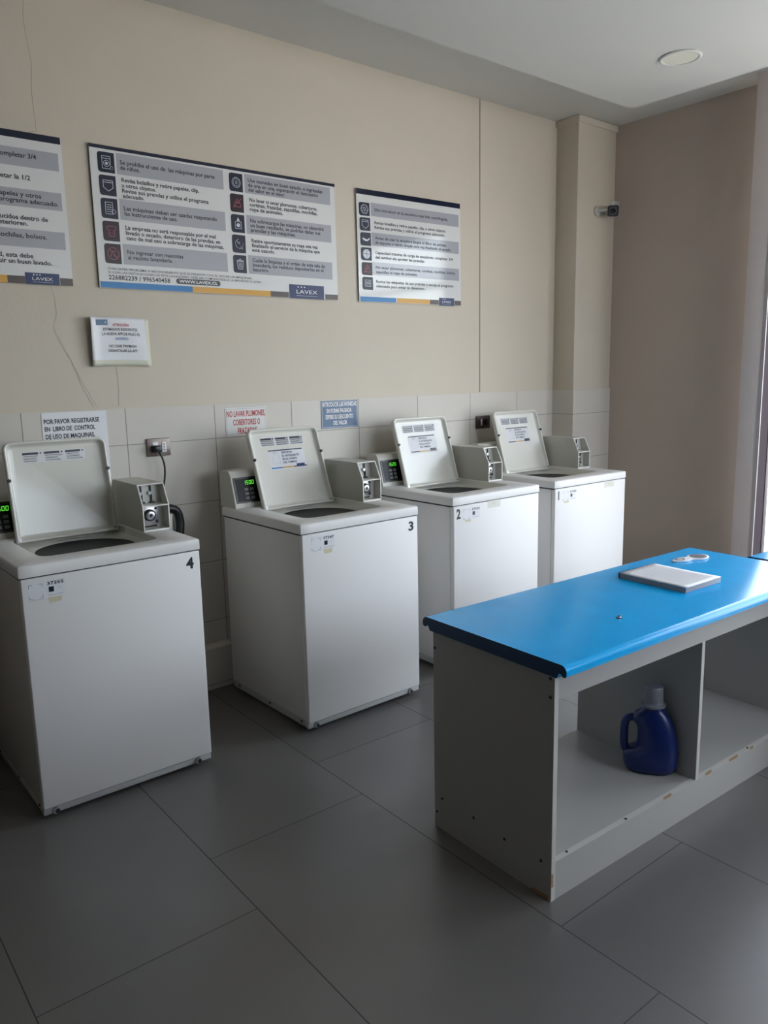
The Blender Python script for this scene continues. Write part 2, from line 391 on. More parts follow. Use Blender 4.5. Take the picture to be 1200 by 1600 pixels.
b.box(FX0, FX1, YB-0.09, YB-0.04, FZ0, FZ0+0.05, m_alu); b.box(FX0, FX1, YB-0.09, YB-0.04, FZ1-0.05, FZ1, m_alu)
wd2 = struct(b.build('unseen_window'))  # added opening that lets in light from the front, out of view
b = MB(); b.face([(FX0, YB-0.065, FZ0), (FX1, YB-0.065, FZ0), (FX1, YB-0.065, FZ1), (FX0, YB-0.065, FZ1)], m_glass); b.build('glass_pane', wd2)
# glazed opening, full height, aluminium frame, one middle mullion
b = MB()
for y0, y1 in ((WY1-0.004, WY1+0.014), (-2.74, -2.68), (WY0, WY0+0.05)): b.box(4.218, 4.262, y0, y1, 0, WZ1, m_alu, bev=0.003)
b.box(4.218, 4.262, WY0, WY1, WZ1-0.06, WZ1, m_alu); b.box(4.218, 4.262, WY0, WY1, 0.0, 0.05, m_alul)
b.box(4.220, 4.260, WY0, WY1, 2.22, 2.27, m_alu)
wd = struct(b.build('window_1'))
b = MB(); b.face([(4.24, WY0, 0.04), (4.24, WY1, 0.04), (4.24, WY1, WZ1-0.05), (4.24, WY0, WZ1-0.05)], m_glass)
b.build('glass_pane', wd)
b = MB(); b.box(WX+0.2, 18, -20, 8, -0.12, -0.03, m_out); b.box(-8, WX+0.2, -20, YB-0.12, -0.12, -0.03, m_out); g = struct(b.build('ground'))

# ------------------------------------------------------------------ WALL PRINTS
def icon(kind, u0, v1, w, h, red, parent, S):
    mb = MB(); r = 0.012
    pts = [(u0+r, v1), (u0, v1-r), (u0, v1-h+r), (u0+r, v1-h), (u0+w, v1-h), (u0+w, v1)]
    pts = [(u0+r*(1-cos(R(a)))*0+r-r*sin(R(a)), v1-r+r*cos(R(a))) for a in range(0, 91, 22)] + \
          [(u0+r-r*cos(R(a)), v1-h+r-r*sin(R(a))) for a in range(0, 91, 22)] + [(u0+w, v1-h), (u0+w, v1)]
    S.poly(mb, pts, m_plum if red else m_navy, 0.0006)
    c = (u0+w*0.52, v1-h/2); m = m_pictr if red else m_pict; L = 0.0013; t = 0.0022; k = w/0.07
    def ln(p, cl=False): S.line(mb, [(c[0]+x*k, c[1]+y*k) for x, y in p], t, m, L, cl)
    def rg(x, y, r, a0=0, a1=360): S.ring(mb, c[0]+x*k, c[1]+y*k, r*k, t, m, L, a0, a1)
    def dc(x, y, r, ry=None): S.disc(mb, c[0]+x*k, c[1]+y*k, r*k, m, L, ry=(ry*k if ry else None))
    if kind == 'washer':
        ln([(-.018, -.024), (.016, -.024), (.016, .024), (-.018, .024)], True); ln([(-.018, .015), (.016, .015)]); rg(0, -.004, .012); dc(0, -.004, .006); rg(.02, -.02, .006)
    elif kind == 'pocket':
        ln([(-.02, .02), (.02, .02), (.02, -.008), (0, -.022), (-.02, -.008)], True); ln([(-.02, .012), (.02, .012)])
    elif kind == 'list':
        ln([(-.018, -.022), (.012, -.022), (.012, .024), (-.018, .024)], True)
        for y in (.014, .005, -.004, -.013): ln([(-.012, y), (.007, y)])
        rg(.016, -.012, .008)
    elif kind == 'shirt':
        ln([(-.02, .016), (-.008, .02), (.008, .02), (.02, .016), (.016, .004), (.012, .006), (.012, -.02), (-.012, -.02), (-.012, .006), (-.016, .004)], True); rg(0, -.003, .007)
    elif kind == 'dog':
        rg(0, 0, .024); ln([(-.012, -.012), (-.004, .006), (.006, .012), (.01, .006)]); ln([(-.002, .002), (.008, -.012)]); ln([(-.017, .017), (.017, -.017)])
    elif kind == 'coin':
        rg(0, 0, .022); rg(0, 0, .016); ln([(0, -.01), (0, .01)]); rg(0, 0, .006)
    elif kind == 'pile':
        ln([(-.018, -.016), (.018, -.016), (.014, .002), (-.014, .002)], True); ln([(-.01, .002), (0, .018), (.01, .002)]); ln([(-.02, -.02), (.02, .02)])
    elif kind == 'drop':
        S.poly(mb, [(c[0]+x*k, c[1]+y*k) for x, y in ((-.008, .012), (.008, .012), (0, .028))], m, L); ln([(-.015, -.022), (.015, -.022), (.015, .008), (-.015, .008)], True); dc(0, -.007, .009)
    elif kind == 'clock':
        rg(0, 0, .02, 100, 370); ln([(-.012, .012), (-.002, 0), (.004, .01)]); rg(.012, -.016, .006)
    elif kind == 'bin':
        ln([(-.012, -.022), (.012, -.022), (.016, .012), (-.016, .012)], True); ln([(-.018, .016), (.018, .016)]); ln([(-.006, .021), (.006, .021)])
        for x in (-.006, 0, .006): ln([(x, -.016), (x, .006)])
    elif kind == 'swirl':
        for q in range(6): a = q*60; ln([(0.004*cos(R(a)), .004*sin(R(a))), (.014*cos(R(a+25)), .014*sin(R(a+25))), (.023*cos(R(a+65)), .023*sin(R(a+65)))])
        rg(0, 0, .023)
    elif kind == 'hand':
        S.poly(mb, [(c[0]+x*k, c[1]+y*k) for x, y in ((-.024, .002), (-.02, .006), (-.008, .002), (.008, -.002), (.024, .008), (.024, .0), (.01, -.010), (-.012, -.008))], m, L)
    elif kind == 'quarter':
        dc(0, 0, .024); S.line(mb, [(c[0]-.024*k, c[1]), (c[0]+.024*k, c[1])], t, m_navy, L+.0004); S.line(mb, [(c[0], c[1]-.024*k), (c[0], c[1]+.024*k)], t, m_navy, L+.0004)
    elif kind == 'tag':
        ln([(-.02, -.014), (.02, -.014), (.02, .016), (-.02, .016)], True)
        for x in (-.012, -.004, .004, .012): ln([(x, -.008), (x, .010)])
        ln([(-.014, .002), (.014, .002)])
    return mb.build('icon_tile', parent)

def logo(S, mb, u0, v0, u1, v1, sc=1.0):
    S.rect(mb, u0, v0, u1, v1, m_logo, 0.0007); w = u1-u0; h = v1-v0
    for k in range(3): S.disc(mb, u0+w*(0.25+0.09*k), v0+h*0.83, h*0.055, m_white, 0.0011)
    S.text(mb, 'LAVEX', u0+w*0.2, v0+h*0.36, h*0.27, m_white, u0+w*0.8, 0.0, 0.0011)
    S.line(mb, [(u0+w*0.2, v0+h*0.2), (u0+w*0.8, v0+h*0.2)], h*0.02, m_pict, 0.0011)

def poster_base(name, x0, x1, z0, z1, m=m_paper, th=0.003, curl=0.0):
    e = empty(name, (x0, 0.0, z0)); b = MB()
    n = 24; W_, H_ = x1-x0, z1-z0
    b.box(0, W_, -th, -0.0002, 0, H_, m)
    return e, b, W_, H_

HB = 0.0925
def poster_rows(e, S, X0, Z0, iu, bands_u, rows_z, kinds, lines, ih=0.08, iw=0.07):
    pass

def text_rows(S, lines, parent, h, bold, gap):
    """lines (text, x0, z, x1); a new part whenever the next line starts another rule"""
    b = None; last = None
    for s_, x, z, x2 in lines:
        if b is None or last is None or abs(last[1]-z) > gap or z > last[1] or abs(last[0]-x) > 0.3:
            if b: b.build('rule_text', parent)
            b = MB()
        S.text(b, s_, x, z, h, m_ink, x2, bold); last = (x, z)
    b.build('rule_text', parent)

# --- big central poster
X0, X1, Z0, Z1 = 0.812, 2.072, 1.905, 2.486
e, b, PW, PH = poster_base('rules_poster', X0, X1, Z0, Z1)
tag(e, 'widest wall poster with two columns of laundry rules, ten icons and a web address', 'poster', 'laundry rules posters on the cream wall')
S = Sheet(lambda u, v, l: (u-X0, -0.003-l, v-Z0))
S.rect(b, X0, Z1-0.0145, X1, Z1, m_navy)
for k in (0, 2, 4):
    S.rect(b, 0.925, 2.464-HB*k-0.086, 1.43, 2.464-HB*k, m_grey); S.rect(b, 1.542, 2.464-HB*k-0.086, 2.041, 2.464-HB*k, m_grey)
for a, c, m in ((X0+0.003, 1.242, m_cblue), (1.242, 1.66, m_cyel), (1.66, 1.767, m_cbrn), (1.99, X1, m_cbrn)): S.rect(b, a, 1.906, c, 1.932, m)
b.build('printed_sheet', e)
b = MB(); logo(S, b, 1.77, 1.904, 1.983, 1.9715); b.build('logo_block', e)
for k, (kd, rd) in enumerate((('washer', 0), ('pocket', 0), ('list', 0), ('shirt', 1), ('dog', 1))): icon(kd, 0.844, 2.460-HB*k, 0.072, 0.082, rd, e, S)
for k, (kd, rd) in enumerate((('coin', 0), ('pile', 1), ('drop', 0), ('clock', 0), ('bin', 0))): icon(kd, 1.460, 2.460-HB*k, 0.072, 0.082, rd, e, S)
hT = 0.0165
T1 = [("Se prohíbe el uso de  las máquinas por parte", 0.940, 2.4200, 1.386), ("de niños.", 0.940, 2.3985, None),
      ("Revisa bolsillos y retire papeles, clip,", 0.941, 2.349, 1.303), ("u otros objetos.", 0.941, 2.3275, None), ("Revise sus prendas y utilice el programa", 0.941, 2.306, 1.348), ("adecuado.", 0.942, 2.2845, None),
      ("Las máquinas deben ser usadas respetando", 0.943, 2.234, 1.386), ("las instrucciones de uso.", 0.944, 2.2125, 1.188),
      ("La empresa no será responsable por el mal", 0.944, 2.155, 1.375), ("lavado o secado, deterioro de las prendas, en", 0.944, 2.133, 1.397), ("caso de mal uso o sobrecarga de las máquinas.", 0.944, 2.1115, 1.414),
      ("No ingresar con mascotas", 0.944, 2.053, 1.205), ("al recinto lavandería.", 0.945, 2.0305, 1.152),
      ("Use monedas en buen estado, e ingréselas", 1.561, 2.4300, 1.993), ("de una en una, esperando el descuento", 1.561, 2.4085, 1.965), ("del valor en el visor.", 1.561, 2.387, 1.768),
      ("No lavar ni secar plumones, cobertores,", 1.564, 2.342, 1.958), ("cortinas, frazadas, zapatillas, mochilas,", 1.564, 2.3205, 1.957), ("ropa de animales.", 1.564, 2.299, 1.75),
      ("No sobrecargue las máquinas, no obtendrá", 1.564, 2.247, 1.994), ("un buen resultado, se podrían dañar sus", 1.564, 2.2255, 1.972), ("prendas y las máquinas.", 1.564, 2.204, 1.82),
      ("Retire oportunamente su ropa una vez", 1.566, 2.155, 1.953), ("finalizado el servicio de la máquina que", 1.566, 2.1335, 1.965), ("esté usando.", 1.566, 2.112, 1.695),
      ("Cuide la limpieza y el orden de esta sala de", 1.566, 2.064, 1.994), ("lavandería, los residuos depositarlos en el", 1.566, 2.0425, 1.984), ("basurero.", 1.566, 2.021, 1.655)]
text_rows(S, T1, e, hT, 0.03, 0.0235)
b = MB()
S.text(b, "CUALQUIER PROBLEMA O INCONVENIENTE QUE SE PRESENTE CON EL USO DE LAS MÁQUINAS", 0.852, 1.982, 0.0095, m_ink, 1.555, 0.004)
S.text(b, "O CON LAS INSTALACIONES DE ESTA LAVANDERÍA, DEBE SER COMUNICADO A LA BREVEDAD A LAVEX", 0.853, 1.9665, 0.0095, m_ink, 1.608, 0.004)
b.build('small_print', e); b = MB()
S.text(b, "226882239 / 996540458", 0.853, 1.9415, 0.0185, m_ink, 1.134, 0.025)
S.poly(b, [(p[0], p[1]) for p in rrect(1.163, 1.386, 1.9395, 1.9635, 0.0115)], m_ink, 0.0008)
S.text(b, "WWW.LAVEX.CL", 1.178, 1.9455, 0.0125, m_white, 1.372, 0.03, 0.0013)
b.build('printed_lettering', e)

# --- left poster (only its right part is in the picture)
X0, X1 = -0.56, 0.700
e, b, PW, PH = poster_base('rules_poster', X0, X1, Z0, Z1)
tag(e, 'leftmost wall poster of laundry rules, cut by the left edge of the picture', 'poster', 'laundry rules posters on the cream wall')
S = Sheet(lambda u, v, l, X0=X0: (u-X0, -0.003-l, v-Z0))
S.rect(b, X0, Z1-0.027, X1-0.003, Z1, m_navy)
for k in range(3): S.rect(b, X0+0.125, 2.423-0.1535*k-0.069, 0.683, 2.423-0.1535*k, m_grey)
for a, c, m in ((X0+0.003, -0.1, m_cblue), (-0.1, 0.444, m_cyel), (0.444, 0.511, m_cbrn), (0.648, X1, m_cbrn)): S.rect(b, a, 1.905, c, 1.934, m)
b.build('printed_sheet', e)
b = MB(); logo(S, b, 0.512, 1.904, 0.646, 1.949); b.build('logo_block', e)
for k, kd in enumerate(('washer', 'quarter', 'pocket', 'drop', 'pile', 'hand')): icon(kd, X0+0.035, 2.425-0.0768*k, 0.072, 0.07, kd == 'pile', e, S)
text_rows(S, [(s_, x2-0.0112*len(s_), z, x2) for s_, z, x2 in (("Carga de ropa normal: completar 3/4", 2.388, 0.597), ("Ropa de cama y toallas: completar la 1/2", 2.305, 0.567), ("Revisar y retirar monedas, papeles y otros", 2.240, 0.603), ("objetos y utilizar el programa adecuado.", 2.2165, 0.668),
                  ("Los objetos no deben ser introducidos dentro de", 2.152, 0.621), ("la máquina para que no se deterioren.", 2.130, 0.542), ("No lavar zapatillas, cortinas, mochilas, bolsos.", 2.083, 0.611),
                  ("Carga en su capacidad, esta debe", 2.0055, 0.551), ("quedar holgada para conseguir un buen lavado.", 1.982, 0.622))], e, 0.0175, 0.03, 0.03)

# --- right poster, hung a hair out of level
X0, X1 = 2.216, 2.988
e, b, PW, PH = poster_base('rules_poster', X0, X1, Z0, Z1, m_paper3)
e.rotation_euler = (0, R(-0.55), 0)
tag(e, 'small right-hand wall poster of dryer rules with one column of six icons', 'poster', 'laundry rules posters on the cream wall')
S = Sheet(lambda u, v, l, X0=X0: (u-X0, -0.003-l, v-Z0))
S.rect(b, X0, Z1-0.028, X1, Z1, m_navy3)
for k in range(3): S.rect(b, 2.313, 2.422-0.153*k-0.068, 2.975, 2.422-0.153*k, m_grey3)
for a, c, m in ((X0+0.006, 2.478, m_cblue), (2.482, 2.735, m_cyel), (2.735, 2.805, m_cbrn), (2.934, X1, m_cbrn)): S.rect(b, a, 1.906, c, 1.932, m)
b.build('printed_sheet', e)
b = MB(); logo(S, b, 2.807, 1.901, 2.931, 1.945); b.build('logo_block', e)
for k, (kd, rd) in enumerate((('swirl', 0), ('pocket', 0), ('hand', 0), ('quarter', 0), ('pile', 1), ('tag', 0))): icon(kd, 2.231+0.0018*k, 2.418-0.0765*k, 0.073, 0.067, rd, e, S)
text_rows(S, [(s_, 2.336, z, x2) for s_, z, x2 in (("Sólo introducir en la secadora ropa bien centrifugada.", 2.381, 2.885), ("Revise bolsillos y retire papeles, clip, u otros objetos.", 2.315, 2.868), ("Revise sus prendas y utilice el programa adecuado.", 2.2905, 2.862),
                  ("Antes de usar la secadora limpie el filtro de pelusas", 2.236, 2.870), ("de espuma o tejido, limpie otra vez finalizado el secado.", 2.212, 2.911), ("Capacidad máxima de carga de secadoras, completar 3/4", 2.160, 2.922), ("del tambor sin apretar las prendas.", 2.136, 2.70),
                  ("No secar plumones, cobertores, cortinas, mochilas, bolsos,", 2.083, 2.943), ("zapatillas ni ropa de animales.", 2.059, 2.64), ("Revise las etiquetas de sus prendas y escoja el programa", 2.008, 2.925), ("adecuado para evitar su deterioro.", 1.984, 2.695))], e, 0.0145, 0.03, 0.03)

# --- taped sheet, left edge lifted off the wall
e = empty('paper_notice', (0.752, 0.0, 1.573))
tag(e, 'white taped paper notice with ATENCION in red, curling off the wall below the widest poster', 'notice')
def curl(u, v, l):
    y = -0.004-0.022*math.exp(-(u/0.02)**2)*(0.4+0.6*v/0.21)-0.0015*sin(u*30+v*18)
    return (u+v*0-0.0, y-l, v-0.012*u+0.004*sin(u*11))
b = MB(); N = 16
g = [[b.bm.verts.new(curl(0.265*i/N, 0.208*j/N, 0)) for j in range(N+1)] for i in range(N+1)]
for i in range(N):
    for j in range(N):
        f = b.bm.faces.new((g[i][j], g[i+1][j], g[i+1][j+1], g[i][j+1])); f.smooth = True
        f.material_index = b.mi(m_cream if (j < 2 or i >= N-1) else m_paper2)
pp = b.build('paper_sheet', e); md = pp.modifiers.new('t', 'SOLIDIFY'); md.thickness = 0.0004
b = MB(); S = Sheet(lambda u, v, l: curl(u-0.752, v-1.573, l+0.0006))
S.rect(b, 0.779, 1.746, 0.832, 1.770, m_sblue, 0.001)
S.text(b, "LAVEX", 0.785, 1.753, 0.010, m_pict, 0.827, 0.0, 0.0022)
S.text(b, "ATENCIÓN", 0.853, 1.742, 0.0115, m_red, 0.923, 0.03)
S.text(b, "ESTIMADOS RESIDENTES", 0.811, 1.7235, 0.0115, m_ink, 0.962, 0.02)
S.text(b, "LA NUEVA APP DE PAGO ES", 0.806, 1.704, 0.0115, m_ink, 0.972, 0.02)
S.text(b, "LAVOPAGO", 0.861, 1.6835, 0.0115, m_bluel, 0.918, 0.02)
S.text(b, "NO USAR PAYMASH", 0.831, 1.652, 0.0115, m_ink, 0.952, 0.02)
S.text(b, "DESINSTALAR LA APP", 0.827, 1.632, 0.0115, m_ink, 0.955, 0.02)
b.build('printed_lettering', e)

# --- three small signs on the tiles
def small_sign(name, x0, x1, z0, z1, mface, lines, label, border=None, tilt=0.0, th=0.002):
    e = empty(name, (x0, 0.0, z0)); e.rotation_euler = (0, R(tilt), 0); tag(e, label, 'sign')
    b = MB(); b.box(0, x1-x0, -th, -0.0002, 0, z1-z0, mface)
    S = Sheet(lambda u, v, l: (u-x0, -th-l, v-z0))
    if border: S.line(b, [(x0+.006, z0+.006), (x1-.006, z0+.006), (x1-.006, z1-.006), (x0+.006, z1-.006)], 0.0018, border, 0.0004, True)
    b.build('sign_plate', e)
    b = MB()
    for s_, u, v, h, m, u1, bd in lines: S.text(b, s_, u, v, h, m, u1, bd)
    b.build('printed_lettering', e); return e
small_sign('control_book_notice', 0.522, 0.795, 1.09, 1.384, m_paper2,
    [("POR FAVOR REGISTRARSE", 0.530, 1.3375, 0.0185, m_ink, 0.762, 0.035), ("EN  LIBRO DE  CONTROL", 0.531, 1.3065, 0.0185, m_ink, 0.742, 0.035),
     ("DE USO DE MAQUINAS,", 0.532, 1.2745, 0.0185, m_ink, 0.738, 0.035), ("POR ORDEN DE", 0.534, 1.246, 0.0185, m_ink, 0.655, 0.035)],
    'white paper notice asking users to register, behind the open lid of the machine numbered 4')
small_sign('no_duvets_sign', 1.374, 1.604, 1.232, 1.368, m_paper,
    [("NO LAVAR PLUMONES,", 1.381, 1.325, 0.0275, m_red, 1.596, 0.03), ("COBERTORES O", 1.414, 1.283, 0.0275, m_red, 1.566, 0.03), ("FRAZADAS", 1.438, 1.241, 0.0275, m_red, 1.545, 0.03)],
    'white sign with red capitals about duvets and blankets, on the tiles', border=m_grey)
small_sign('coin_payment_sign', 1.940, 2.184, 1.2345, 1.381, m_sblue,
    [("INTRODUCIR LAS MONEDAS", 1.950, 1.350, 0.0215, m_white, 2.176, 0.035), ("EN FORMA PAUSADA", 1.976, 1.317, 0.0215, m_white, 2.142, 0.035),
     ("ESPERE SU DESCUENTO", 1.968, 1.284, 0.0215, m_white, 2.152, 0.035), ("DEL VALOR", 2.018, 1.252, 0.0215, m_white, 2.110, 0.035)],
    'blue sign with white capitals about inserting coins, on the tiles', border=m_pict)

# --- sockets
e = empty('wall_socket', (1.022, 0, 1.206)); tag(e, 'pewter double wall socket with a black plug and cord in it', 'socket', 'wall sockets on the tiles')
b = MB(); b.box(-0.057, 0.057, -0.010, 0, -0.041, 0.041, m_pewter, bev=0.004); b.build('face_plate', e)
b = MB(); b.box(0.014, 0.036, -0.013, -0.009, -0.024, 0.024, m_white, bev=0.001)
for z in (-0.012, 0, 0.012): b.cyl((0.025, -0.0128, z), (0.025, -0.0138, z), 0.003, 0.003, m_black, 10)
b.build('socket_module', e)
b = MB(); b.box(-0.030, -0.004, -0.013, -0.009, -0.024, 0.024, m_white, bev=0.001); b.build('socket_module', e)
e = empty('power_cord', (1.008, 0, 1.20)); tag(e, 'black plug and power cord hanging behind the machine numbered 4', 'cord')
b = MB(); b.box(-0.022, 0.012, -0.046, -0.0135, -0.016, 0.016, m_black, bev=0.006); b.cyl((0.004, -0.036, -0.012), (0.010, -0.040, -0.034), 0.007, 0.005, m_black); b.build('plug', e)
b = MB(); b.tube(catmull([(0.010, -0.04, -0.030), (0.019, -0.045, -0.07), (0.020, -0.042, -0.12), (0.012, -0.034, -0.18), (0.004, -0.02, -0.25)], 6), 0.0042, m_black, 10); b.build('cable', e)
e = empty('wall_socket', (3.178, 0, 1.205)); tag(e, 'dark brown wall socket half hidden by the lid of the machine numbered 1', 'socket', 'wall sockets on the tiles')
b = MB(); b.box(-0.062, 0.062, -0.010, 0, -0.040, 0.040, m_brplate, bev=0.004); b.build('face_plate', e)
b = MB(); b.box(-0.030, -0.010, -0.013, -0.009, -0.024, 0.024, m_pewter, bev=0.001); b.box(-0.024, -0.016, -0.014, -0.009, -0.018, 0.018, m_white); b.build('socket_module', e)
b = MB(); b.box(0.008, 0.032, -0.03, -0.009, -0.02, 0.02, m_black, bev=0.004); b.build('plug', e)

# ------------------------------------------------------------------ WASHING MACHINES
WW, WD, ZD = 0.65, 0.665, 0.915
def ray_rr(cx, cy, a, x0, x1, y0, y1, r):
    dx, dy = cos(a), sin(a); lo, hi = 0.0, 2.0
    def inside(t):
        px, py = cx+dx*t, cy+dy*t
        qx = abs(px-(x0+x1)/2)-((x1-x0)/2-r); qy = abs(py-(y0+y1)/2)-((y1-y0)/2-r)
        return math.hypot(max(qx, 0), max(qy, 0))+min(max(qx, qy), 0)-r < 0
    for _ in range(40):
        mid = (lo+hi)/2
        if inside(mid): lo = mid
        else: hi = mid
    return (cx+dx*lo, cy+dy*lo)
def lid_panel(mb, w, h, t, m):
    """dished lid: local u 0..w, v 0..h, the inside faces -y"""
    def loop(ins, y, r):
        pts = []
        for cx, cy, a0, rr in ((w-ins-r, h-ins-r, 0, r), (ins+r, h-ins-r, 90, r), (ins+.006, ins+.006, 180, .006), (w-ins-.006, ins+.006, 270, .006)):
            for k in range(7): a = R(a0+15*k); pts.append((cx+rr*cos(a), y, cy+rr*sin(a)))
        return pts
    ls = [loop(0.012, t*0.9, .02), loop(0.003, t*0.82, .028), loop(0, t*0.5, .03), loop(0, -0.002, .03), loop(0.003, -0.006, .028), loop(0.009, -0.006, .024), loop(0.012, -0.001, .022), loop(0.017, t*0.42, .02), loop(0.026, t*0.5, .016)]
    mb.loops(ls, m)

def washer(x, y, rz, num, tilt, digits, brown_side=False, label='', old=False, serial='', num_left=False, bleached=False):
    e = empty('washing_machine', (x, y, 0), rz); tag(e, label, 'washing machine', 'coin washing machines along the tiled wall')
    side = m_enamel_brown if brown_side else m_enamel
    # cabinet
    b = MB(); b.box(0.007, WW-0.007, 0.028, WD-0.005, 0.055, ZD-0.0445, side, bev=0.004)
    b.box(0.006, WW-0.006, 0.006, WD-0.006, ZD-0.048, ZD-0.0385, m_dark)
    b.build('cabinet', e)
    b = MB(); b.box(0.005, WW-0.005, 0.0, 0.026, 0.047, ZD-0.0445, m_enamel, bev=0.005, seg=3); b.build('front_panel', e)
    b = MB(); b.box(0.006, WW-0.006, 0.006, 0.03, 0.022, 0.050, m_trimw, bev=0.003); b.box(0.008, WW-0.008, 0.03, WD-0.01, 0.022, 0.058, m_trimw if not brown_side else side, bev=0.003)
    for yy in (0.06, 0.32, 0.595): b.cyl((0.0085, yy, 0.042), (0.0055, yy, 0.042), 0.006, 0.005, m_black, 12)
    b.build('lower_rail', e)
    for xx in (0.047, 0.588):
        b = MB(); b.cyl((xx, 0.008, 0.032), (xx, 0.0, 0.032), 0.014, 0.012, m_steel, 16); b.cyl((xx+.004, 0.0, 0.030), (xx+.004, -0.001, 0.030), 0.008, 0.008, m_dark, 14); b.build('rail_clip', e)
    for xx in (0.06, WW-0.06):
        for yy in (0.07, WD-0.07):
            b = MB(); b.cyl((xx, yy, 0.0), (xx, yy, 0.012), 0.022, 0.020, m_black, 16); b.cyl((xx, yy, 0.012), (xx, yy, 0.03), 0.009, 0.009, m_steel, 12); b.build('levelling_foot', e)
    # deck with its recess and round opening
    cx, cy = 0.33, 0.325
    ang = sorted(set([2*pi*k/72 for k in range(72)] + [math.atan2(yy-cy, xx-cx) % (2*pi) for xx in (0, WW) for yy in (0, WD)]))
    def RR(x0, x1, y0, y1, r, z): return [(*ray_rr(cx, cy, a, x0, x1, y0, y1, r), z) for a in ang]
    def CC(r, z): return [(cx+r*cos(a), cy+r*sin(a), z) for a in ang]
    b = MB()
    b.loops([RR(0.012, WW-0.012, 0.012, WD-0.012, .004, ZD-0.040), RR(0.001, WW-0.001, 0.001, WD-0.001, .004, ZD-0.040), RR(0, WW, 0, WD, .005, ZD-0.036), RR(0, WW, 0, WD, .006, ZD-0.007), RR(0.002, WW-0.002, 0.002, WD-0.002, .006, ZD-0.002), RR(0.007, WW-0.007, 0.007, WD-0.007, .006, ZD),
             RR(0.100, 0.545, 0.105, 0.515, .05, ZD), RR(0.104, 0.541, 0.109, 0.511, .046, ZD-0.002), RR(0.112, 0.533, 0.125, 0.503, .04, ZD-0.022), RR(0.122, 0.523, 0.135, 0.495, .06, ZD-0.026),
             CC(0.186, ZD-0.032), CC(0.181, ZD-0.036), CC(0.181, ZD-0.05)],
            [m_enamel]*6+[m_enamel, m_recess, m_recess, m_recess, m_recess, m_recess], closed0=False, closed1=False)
    dk = b.build('deck', e, sharp=50)
    # tub ring, basket, agitator
    b = MB()
    b.lathe([(0.20, 0.0), (0.20, 0.022), (0.172, 0.030), (0.150, 0.024), (0.138, 0.008), (0.150, -0.01), (0.176, -0.04), (0.176, -0.33), (0.0005, -0.34)], (cx, cy, ZD-0.082), m_tub, 48, cap=False)
    ws = b.build('wash_basket', e)
    b = MB(); b.lathe([(0.07, -0.33), (0.035, -0.28), (0.028, -0.13), (0.022, -0.11), (0.0005, -0.10)], (cx, cy, ZD-0.085), m_tub, 24, cap=False); b.build('agitator', ws)
    b = MB(); b.lathe([(0.23, 0.0), (0.23, -0.42), (0.0005, -0.42)], (cx, cy, ZD-0.04), m_dark, 48, cap=False); b.build('outer_tub', e)
    # lid, hinged at the back of the recess
    LT = Matrix.Translation((0.122, 0.478, ZD-0.014)) @ Matrix.Rotation(R(-tilt), 4, 'X')
    lw, lh = 0.396, 0.392
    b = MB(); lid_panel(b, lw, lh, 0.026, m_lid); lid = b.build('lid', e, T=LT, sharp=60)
    def bump(u, v): 
        q = MB(); q.cyl((u, -0.004, v), (u, -0.012, v), 0.0075, 0.006, m_black, 14); return q.build('rubber_bumper', lid)
    bump(0.006, lh*0.62); bump(lw-0.007, lh*0.66)
    for u in (0.012, lw-0.012):
        b = MB(); b.cyl((u, -0.007, 0.012), (u, 0.012, 0.012), 0.007, 0.007, m_steel, 14); b.build('hinge', lid)
    # caution label inside the lid
    yin = 0.026*0.5
    S = Sheet(lambda u, v, l: (u, yin-l, lh-v))
    b = MB(); u0, v0, w, h = 0.067, 0.040, 0.245, 0.044
    S.rect(b, u0, v0+h, u0+w, v0, m_labelw, 0.0004)
    for k in range(3):
        a = u0+0.004+k*w/3; S.rect(b, a, v0+h-0.003, a+w/3-0.008, v0+0.003, m_label if not old else m_labelw, 0.0007)
        S.rect(b, a, v0+0.013, a+w/3-0.022, v0+0.004, m_ink if not bleached else m_label, 0.0009)
        for j in range(5): S.rect(b, a+0.003, v0+0.0195+j*0.005, a+w/3-0.011-random.random()*0.02, v0+0.0172+j*0.005, m_label if j % 2 else m_ink, 0.001)
        S.disc(b, a+w/3-0.013, v0+0.008, 0.0035, m_ink, 0.001)
    b.build('caution_label', lid)
    if not old:
        b = MB(); u0, u1, t, bt = 0.098, 0.292, 0.104, 0.196
        S.rect(b, u0-0.006, bt+0.006, u1+0.008, t-0.003, m_labelw, 0.0004)
        S.rect(b, u0, t+0.0055, u1, t, m_ink if not bleached else m_cbrn, 0.0008)
        S.line(b, [(u0+.018, 0.115), (u0+.052, 0.113), (u0+.056, 0.172), (u0+.016, 0.172)], 0.001, m_label, 0.0008, True)
        S.ring(b, u0+.034, 0.120, 0.006, 0.0012, m_ink, 0.0009)
        S2 = Sheet(lambda u, v, l: (u, yin-l, v))
        for j, s_ in enumerate(("DEPOSITAR", "EL DETERGENTE", "EN EL FONDO", "DEL TAMBOR")):
            S2.text(b, s_, u0+0.072, lh-0.124-0.0165*j, 0.0092, m_logo if not bleached else m_ink, u0+0.072+(0.062, 0.098, 0.082, 0.078)[j], 0.03, 0.001)
        cs = (m_cblue, m_cyel, m_cbrn, m_logo) if not bleached else (m_cbrn, m_cyel, m_label, m_cbrn)
        for a, c_, mm in ((0, .32, cs[0]), (.32, .66, cs[1]), (.66, .74, cs[2]), (.98, 1.04, cs[2])): S.rect(b, u0+(u1-u0)*a, bt, u0+(u1-u0)*c_, bt-0.006, mm, 0.0008)
        S.rect(b, u0+(u1-u0)*.74, bt, u0+(u1-u0)*.98, bt-0.016, cs[3], 0.0008)
        b.build('dosing_sticker', lid)
    # control console, left rear of the deck
    b = MB()
